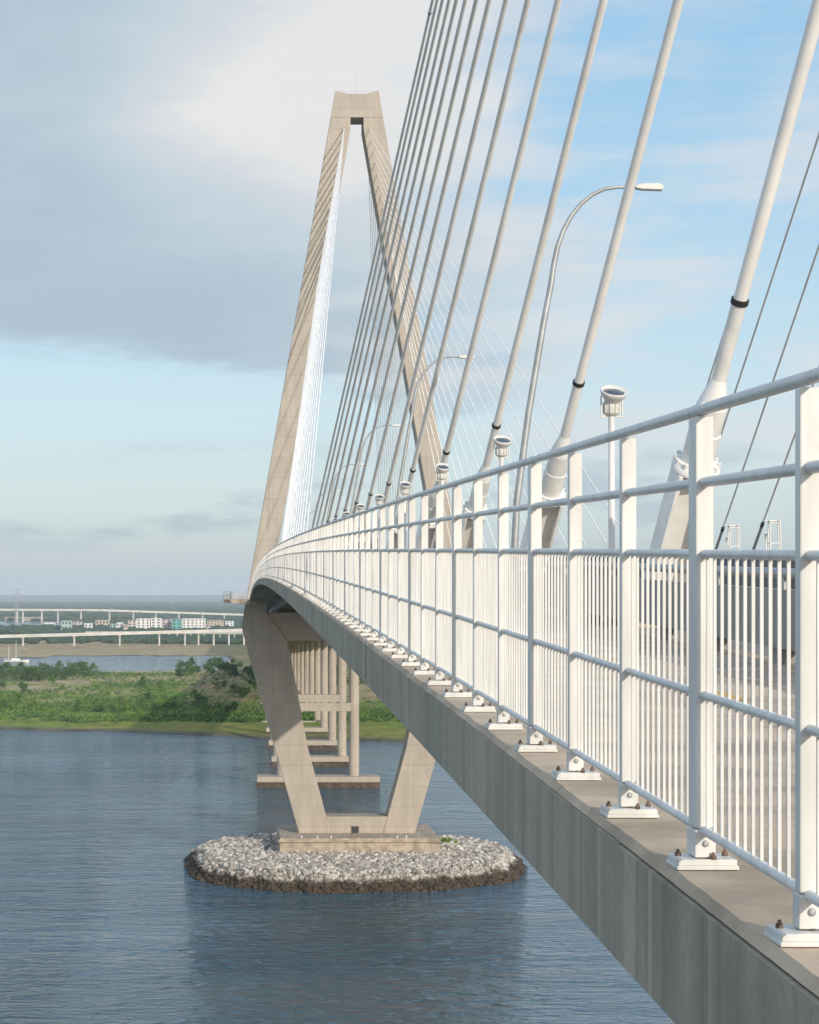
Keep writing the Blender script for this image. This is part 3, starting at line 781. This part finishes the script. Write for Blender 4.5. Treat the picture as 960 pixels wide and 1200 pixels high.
# ------------------------------------------------------------------ distant viaducts, buildings, mast, boat
def gx(u, Y): return (u - 284) * Y / 2445
def gz(v, Y): return CAMZ - (v - 697) * Y / 2445
M['viaduct'] = mat('viaduct_concrete', (.60, .57, .52), .85, .12, .1)
def viaduct(label, pts, depth, piers, wid=11, thick=2.5, pr=1.1, name='viaduct'):
    # pts: world (X, Y, Z top)
    pts = [Vector(p) for p in pts]; o = tuple(pts[0]); root = tag(empty(name, (o[0], o[1], 0)), label, 'viaduct'); O = (o[0], o[1], 0)
    L = []
    for p, q in zip(pts[:-1], pts[1:]):
        for k in range(12): L.append(p.lerp(q, k / 12))
    L.append(pts[-1])
    for nm, y0, y1, za, zb_ in (('deck', -wid / 2, wid / 2, -thick, -.25), ('parapet', -wid / 2 - .4, -wid / 2, -.6, .9), ('parapet', wid / 2, wid / 2 + .4, -.6, .9)):
        b = MB(); vs = []
        for p in L: vs += [(p.x, p.y + y0, p.z + za), (p.x, p.y + y1, p.z + za), (p.x, p.y + y1, p.z + zb_), (p.x, p.y + y0, p.z + zb_)]
        fs = []
        for i in range(len(L) - 1):
            for k in range(4): fs.append((4 * i + k, 4 * i + (k + 1) % 4, 4 * i + 4 + (k + 1) % 4, 4 * i + 4 + k))
        fs += [(0, 1, 2, 3), (4 * len(L) - 4, 4 * len(L) - 3, 4 * len(L) - 2, 4 * len(L) - 1)]
        b.add(vs, fs); b.build(nm, M['viaduct'], root, O)
    def zat(x):
        for p, q in zip(L[:-1], L[1:]):
            if p.x <= x <= q.x: return p.lerp(q, (x - p.x) / (q.x - p.x))
        return L[-1]
    for x in piers:
        p = zat(x); b = MB(); b.lathe((x, p.y, -1), (0, 0, 1), [(0, pr), (p.z - thick - 1.4 + 1, pr)], 10); b.box(x - pr * 1.3, x + pr * 1.3, p.y - wid * .4, p.y + wid * .4, p.z - thick - 1.4, p.z - thick)
        b.build('pier', M['viaduct'], root, O)
Y = 2450
viaduct('pale low viaduct crossing the marsh at the left on short piers, nearer of the two', [(gx(-60, Y), Y, gz(746.5, Y)), (gx(120, Y), Y, gz(742, Y)), (gx(330, Y), Y + 60, gz(737.5, Y))], 0,
        [gx(u, Y) for u in (-25, 27, 87, 140, 186, 216, 232, 250, 268, 286, 304)])
Y = 2700
viaduct('grey ramp viaduct partly hidden behind the nearer low viaduct', [(gx(95, Y), Y + 80, gz(742, Y)), (gx(200, Y), Y, gz(741, Y)), (gx(330, Y), Y - 60, gz(741, Y))], 0, [gx(u, Y) for u in (116, 199, 208, 224, 240, 258, 275, 292)], 9, 1.6, .9)
Y = 4600
viaduct('distant pale viaduct running level before the far woods', [(gx(-60, Y), Y, gz(713.5, Y)), (gx(120, Y), Y, gz(714.5, Y)), (gx(330, Y), Y + 250, gz(722.5, Y))], 0,
        [gx(u, Y) for u in (-10, 20, 27, 49, 68, 95, 128, 155, 181, 208, 236, 262)], 14, 3.2, 1.9)
MB_ = {}
for nm, c in (('wall_white', (.72, .70, .68)), ('wall_pink', (.55, .46, .44)), ('wall_teal', (.12, .36, .33)), ('wall_tan', (.50, .42, .33)), ('wall_green', (.34, .46, .40)), ('roof_grey', (.25, .25, .25))):
    M[nm] = mat(nm, c, .8, .06, .2)
def building(u0, u1, v0, Y, wall, label, floors=4, cat='building', dep=18, base=.8):
    x0, x1 = gx(u0, Y), gx(u1, Y); zt_ = gz(v0, Y); o = ((x0 + x1) / 2, Y, base)
    root = tag(empty('distant_building', o), label, cat, None)
    b = MB(); b.box(x0, x1, Y, Y + dep, base - .6, zt_); b.build('wall', M[wall], root, o)
    b = MB(); b.box(x0 - .5, x1 + .5, Y - .5, Y + dep + .5, zt_ + .003, zt_ + .8); b.build('roof', M['roof_grey'] if wall != 'wall_white' else M['wall_white'], root, o)
    fh = (zt_ - base) / floors; n = max(2, int((x1 - x0) / 5.5)); b = MB()
    for f in range(floors):
        for k in range(n):
            xx = x0 + (x1 - x0) * (k + .25) / n; zz = base + fh * (f + .3)
            b.box(xx, xx + (x1 - x0) / n * .45, Y - .06, Y + .2, zz, zz + fh * .5)
    for p in range(1):
        b.build('window', M['dark'], root, o)
Y = 3350
building(150, 160, 727, Y + 90, 'wall_pink', 'low dusky pink block at the left end of the white apartment row')
building(160, 176, 725.5, Y, 'wall_white', 'white apartment block beside the dusky pink block across the marsh', 5)
building(177, 189, 725, Y, 'wall_white', 'white apartment block in the middle of the distant row', 5)
building(189.6, 201, 726, Y + 20, 'wall_pink', 'pinkish apartment block left of the teal building across the marsh', 5)
building(201.6, 213, 725.5, Y - 10, 'wall_teal', 'bright teal building in the distant row of apartments', 4)
building(213.6, 228, 725.5, Y, 'wall_white', 'white apartment block right of the teal building', 5)
building(228.6, 241, 725.5, Y + 15, 'wall_white', 'white apartment block at the right end of the distant row', 5)
building(243, 262, 727, Y + 200, 'wall_tan', 'tan block half hidden near the tower leg across the marsh', 4)
building(72, 84, 727.5, Y + 200, 'wall_green', 'pale green shed among dark trees left of the apartments', 2)
building(99, 108, 731, Y + 50, 'wall_white', 'small white house among trees left of the apartments', 2)
building(112, 128, 727, Y + 300, 'wall_tan', 'long tan shed under the distant viaduct', 2)
building(137, 144, 730, Y + 120, 'wall_white', 'little white house beside the pink block', 2)
building(6, 50, 723.5, Y + 1500, 'wall_tan', 'long low tan warehouse at the far left under the viaduct', 1)
building(86, 96, 728.5, 3700, 'wall_pink', 'low reddish block among trees between the green shed and the white house', 3)
building(129, 136, 731.5, 3300, 'wall_green', 'small pale green house right of the long tan shed', 2)
building(145, 149.5, 732, 3280, 'wall_tan', 'tiny tan house just left of the dusky pink block', 2)
building(242, 247, 731, 3300, 'wall_pink', 'small reddish house at the right end of the white apartment row', 2)
building(264, 274, 728.5, 3600, 'wall_white', 'white block nearest the tower leg across the marsh', 4)
building(52, 64, 730, 3950, 'wall_white', 'low white shed right of the long tan warehouse', 1)
# lattice mast
Y = 4000; xm = gx(20, Y); o = (xm, Y, 0); root = tag(empty('transmission_tower', o), 'faint grey lattice pylon rising over the marsh at the far left', 'pylon')
b = MB(); H = gz(688, Y)
for sx, sy in ((-1, -1), (1, -1), (1, 1), (-1, 1)): b.tube((xm + 4.5 * sx, Y + 4.5 * sy, 0), (xm + .6 * sx, Y + .6 * sy, H), .38, .25, 5)
for kk in range(9):
    z_ = H * kk / 9; z2 = H * (kk + 1) / 9; wa = 4.5 - 3.9 * kk / 9; wb = 4.5 - 3.9 * (kk + 1) / 9
    b.tube((xm - wa, Y - wa, z_), (xm + wb, Y - wb, z2), .22, .22, 4); b.tube((xm + wa, Y - wa, z_), (xm - wb, Y - wb, z2), .22, .22, 4)
b.build('lattice', M['greysteel'], root, o)
for zz in (.72, .84, .95):
    b = MB(); b.tube((xm - 9, Y, H * zz), (xm + 9, Y, H * zz), .3, .3, 5); b.build('crossarm', M['greysteel'], root, o)
# yacht
Y = 1890; bx0, bx1 = gx(5, Y), gx(34, Y); o = ((bx0 + bx1) / 2, Y, 0); root = tag(empty('sailing_yacht', o), 'white two masted yacht lying at the left edge of the inlet', 'yacht')
b = MB(); secs = []
for k in range(9):
    t = k / 8; x = bx0 + (bx1 - bx0) * t; wv = 2.6 * (1 - abs(2 * t - .9) ** 2.4 * .9); wv = max(.15, wv); sh = 1.9 + .9 * (2 * t - 1) ** 2
    secs.append([(x, Y - wv, sh), (x, Y - wv * .75, .4), (x, Y, -.7), (x, Y + wv * .75, .4), (x, Y + wv, sh)])
b.add([p for s in secs for p in s], [(5 * i + k, 5 * i + k + 1, 5 * i + 6 + k, 5 * i + 5 + k) for i in range(8) for k in range(4)] + [(5 * i, 5 * i + 5, 5 * i + 9, 5 * i + 4) for i in range(8)])
b.build('hull', M['white'], root, o)
b = MB(); b.prism([(bx0 + 6, 1.9), (bx0 + 15, 1.9), (bx0 + 13.5, 3.6), (bx0 + 7, 3.6)], Y - 1.4, Y + 1.4); b.build('cabin', M['steelwhite'], root, o)
for u_, hh in ((15, 20), (13, 15)):
    b = MB(); x = gx(u_, Y) + (3 if hh == 20 else -2); b.tube((x, Y, 1.5), (x, Y, hh), .24, .16, 6); b.tube((x, Y, 3.9), (x - 5, Y, 3.9), .15, .12, 6); b.build('mast', M['steelwhite'], root, o)
Y = 1930; b = MB(); b.box(gx(-30, Y), gx(6, Y), Y - 3, Y + 3, .9, 1.3)
for kk in range(6): b.tube((gx(-28 + 6 * kk, Y), Y - 2, -1), (gx(-28 + 6 * kk, Y), Y - 2, 3.4), .25, .25, 6)
tag(b.build('jetty', M['bark'], o=(gx(-10, Y), Y, 0)), 'dark timber jetty with piles beside the moored yacht', 'jetty')

# ------------------------------------------------------------------ vegetation
def leaf_quad(b, o, s, rg, m=0):
    a = Vector((rg.gauss(0, 1), rg.gauss(0, 1), rg.gauss(0, 1))).normalized(); c = a.orthogonal().normalized(); d = a.cross(c)
    k = rg.uniform(.6, 1.2); c *= s * k; d *= s * rg.uniform(.6, 1.1)
    b.add([o - c, o - d * .7 + c * .1, o + c, o + d], [(0, 1, 2, 3)], m)
def crown(rg, h, w, n, s, b, off=Vector((0, 0, 0))):
    cl = []
    for _ in range(max(5, n // 26)):
        an = rg.uniform(0, 6.28); rr = w * math.sqrt(rg.random()) * .72; zz = h * rg.uniform(.28, .88)
        lim = 1 - max(0, (zz / h - .55)) * 1.5
        cl.append((Vector((math.cos(an) * rr * lim, math.sin(an) * rr * lim, zz)), w * rg.uniform(.22, .42)))
    for _ in range(n):
        c, r_ = rg.choice(cl); v = Vector((rg.gauss(0, 1), rg.gauss(0, 1), rg.gauss(0, .8))).normalized() * r_ * rg.uniform(.55, 1.05)
        leaf_quad(b, off + c + v, s, rg)
variants = []
for kx in range(5):
    rg = random.Random(40 + kx); h = (7.5, 9.5, 6.5, 8.5, 11)[kx]; wd = (4.0, 4.4, 3.8, 3.4, 4.8)[kx]
    bc = MB(); crown(rg, h, wd, 620, .42, bc)
    bt = MB(); bt.tube((0, 0, -.5), (rg.uniform(-.4, .4), 0, h * .45), .24, .15, 7)
    for q in range(4): an = rg.uniform(0, 6.28); bt.tube((0, 0, h * .33), (math.cos(an) * wd * .45, math.sin(an) * wd * .45, h * .68), .12, .05, 5)
    variants.append((bc, bt, h))
proto = {}
def tree(x, y, kx, sc_, mt, label, group, name='broadleaf_tree'):
    key = (kx, mt)
    if key not in proto:
        root = empty(name, (0, 0, 0)); c = variants[kx][0].build('crown', M[mt], root, fix=False); t_ = variants[kx][1].build('trunk', M['bark'], root)
        proto[key] = (root, [c, t_]); r_ = root
    else:
        root, ch = proto[key]; r_ = root.copy(); C.objects.link(r_)
        for c in ch: q = c.copy(); C.objects.link(q); q.parent = r_
    r_.location = (x, y, .4); r_.rotation_euler = (0, 0, random.uniform(0, 6.28)); r_.scale = (sc_ * random.uniform(.85, 1.2), sc_ * random.uniform(.85, 1.2), sc_ * random.uniform(.85, 1.1))
    tag(r_, label, 'tree', group)
rg = random.Random(11)
ONES = ['', 'first', 'second', 'third', 'fourth', 'fifth', 'sixth', 'seventh', 'eighth', 'ninth', 'tenth', 'eleventh', 'twelfth', 'thirteenth', 'fourteenth', 'fifteenth', 'sixteenth', 'seventeenth', 'eighteenth', 'nineteenth']
TENS = {2: ('twentieth', 'twenty'), 3: ('thirtieth', 'thirty'), 4: ('fortieth', 'forty'), 5: ('fiftieth', 'fifty')}
def ordinal(n): return ONES[n] if n < 20 else (TENS[n // 10][0] if n % 10 == 0 else TENS[n // 10][1] + ' ' + ONES[n % 10])
def plant_row(spots, label, group):          # spots = (u, Y, variant, scale, material)
    for k, (u, Y, kx, s_, mt) in enumerate(sorted(spots)):
        tree(gx(u, Y), Y, kx, s_, mt, '%s, %s from the left' % (label, ordinal(k + 1)), group)
plant_row([(-8 + 118 * (kk + rg.random()) / 34, rg.uniform(1440, 1600), rg.randrange(5), rg.uniform(.95, 1.45), 'leaf') for kk in range(34)],
          'dark rounded tree along the inlet bank', 'trees along the inlet bank at the left')
L_ = []
for kk in range(40):
    u = rg.uniform(209, 300); Y = rg.uniform(1500, 1760); hs = 1.12 - abs(u - 238) / 90
    L_.append((u, Y, rg.randrange(5), max(.65, hs) * rg.uniform(.95, 1.25), 'leaf'))
plant_row(L_, 'dark tree in the clump beside the tower leg', 'trees in the clump beside the tower leg')
L_ = []
for kk in range(46):
    u = rg.uniform(-6, 300); Y = rg.uniform(1080, 1420)
    if rg.random() < .5: Y = rg.uniform(1060, 1120)
    L_.append((u, Y, rg.randrange(5), rg.uniform(.5, .85), 'leaf2' if rg.random() < .55 else 'leaf'))
plant_row(L_, 'small bushy tree on the green marsh island', 'small trees scattered on the marsh island')
plant_row([(rg.uniform(335, 470), rg.uniform(1350, 1650), rg.randrange(5), rg.uniform(.9, 1.4), 'leaf') for kk in range(26)],
          'dark tree between the approach pier columns', 'trees behind the approach piers')
# shrub thicket
b = MB(); n = 0
b_dark = MB()
while n < 4200:
    Y = rg.uniform(985, 1600); u = rg.uniform(-15, 480); x = gx(u, Y); v = land(x, Y)
    if v < 55: continue
    dn = fbm(x, Y, .012, 31) + .35 * fbm(x, Y, .05, 33)
    near = 1 if v < 260 else .45
    if u > 205 and Y > 1120: near *= .4
    if rg.random() > max(0, .35 + 1.1 * dn) * near: continue
    bb = b_dark if fbm(x, Y, .03, 61) + rg.uniform(-.5, .5) > .0 else b
    n += 1; hh = rg.uniform(1.0, 3.6) * (1.15 if bb is b_dark else .8); off = Vector((x, Y, .6))
    for q in range(16):
        a = rg.uniform(0, 6.28); r_ = rg.random() ** .5 * hh * .75
        leaf_quad(bb, off + Vector((math.cos(a) * r_, math.sin(a) * r_, rg.uniform(.1, 1) * hh * (1 - .4 * r_ / hh))), rg.uniform(.35, .65), rg)
tag(b.build('shrub_thicket', M['leaf2'], fix=False), 'light green low shrubs and reeds covering the marsh island', 'shrubs', kind='stuff')
tag(b_dark.build('shrub_thicket', M['leaf'], fix=False), 'dark green taller shrub masses on the marsh island', 'shrubs', kind='stuff')
# far woods
b = MB(); V0, F0 = ico(1); n = 0
while n < 9900:
    t = rg.random() if n < 9000 else 0; Y = 2780 + (17000 - 2780) * t ** 1.7; u = rg.uniform(-30, 345)
    if n >= 9000: Y = rg.uniform(2560, 2860) - max(0, 110 - u) * 0 ; u = rg.uniform(-20, 345) if rg.random() < .4 else rg.uniform(140, 345)
    x = gx(u, Y)
    if n < 9000 and Y < 3330 and (60 < u < 265) and rg.random() < .55: continue
    if land(x, Y) < 15: continue
    if Y < 3600 and u < 95 and fbm(x, Y, .006, 51) < .1: continue
    if fbm(x, Y * .4, .0016, 52) < -.28: continue
    n += 1; hh = rg.uniform(5, 9) * (1 + .35 * t); wd = rg.uniform(4.5, 9) * (1 + 1.6 * t)
    q = rg.uniform(0, 6.28); c_, s_ = math.cos(q), math.sin(q); ps = []
    for p in V0:
        k = rg.uniform(.7, 1.2); px, py, pz = p[0] * wd * k, p[1] * wd * k, p[2] * hh * k * .6
        ps.append((x + px * c_ - py * s_, Y + px * s_ + py * c_, hh * .55 + pz))
    b.add(ps, F0)
tag(b.build('far_woods', M['forest'], fix=False), 'hazy dark green woods stretching to the horizon beyond the viaducts', 'woods', kind='stuff')

# ------------------------------------------------------------------ haze
HAZE = 5.6e-5
b = MB(); b.box(-26500, 26500, -2700, 25900, -45, 181)
hz = b.build('haze', None)
hz.data.materials.clear()
m = bpy.data.materials.new('haze'); m.use_nodes = True; t = NT(m.node_tree); t.n.clear()
out = t.new('ShaderNodeOutputMaterial'); pv = t.new('ShaderNodeVolumePrincipled')
pv.inputs['Color'].default_value = (.86, .93, 1.0, 1); pv.inputs['Density'].default_value = HAZE; pv.inputs['Anisotropy'].default_value = 0.0
t.l.new(pv.outputs[0], out.inputs['Volume']); hz.data.materials.append(m); tag(hz, kind='stuff')
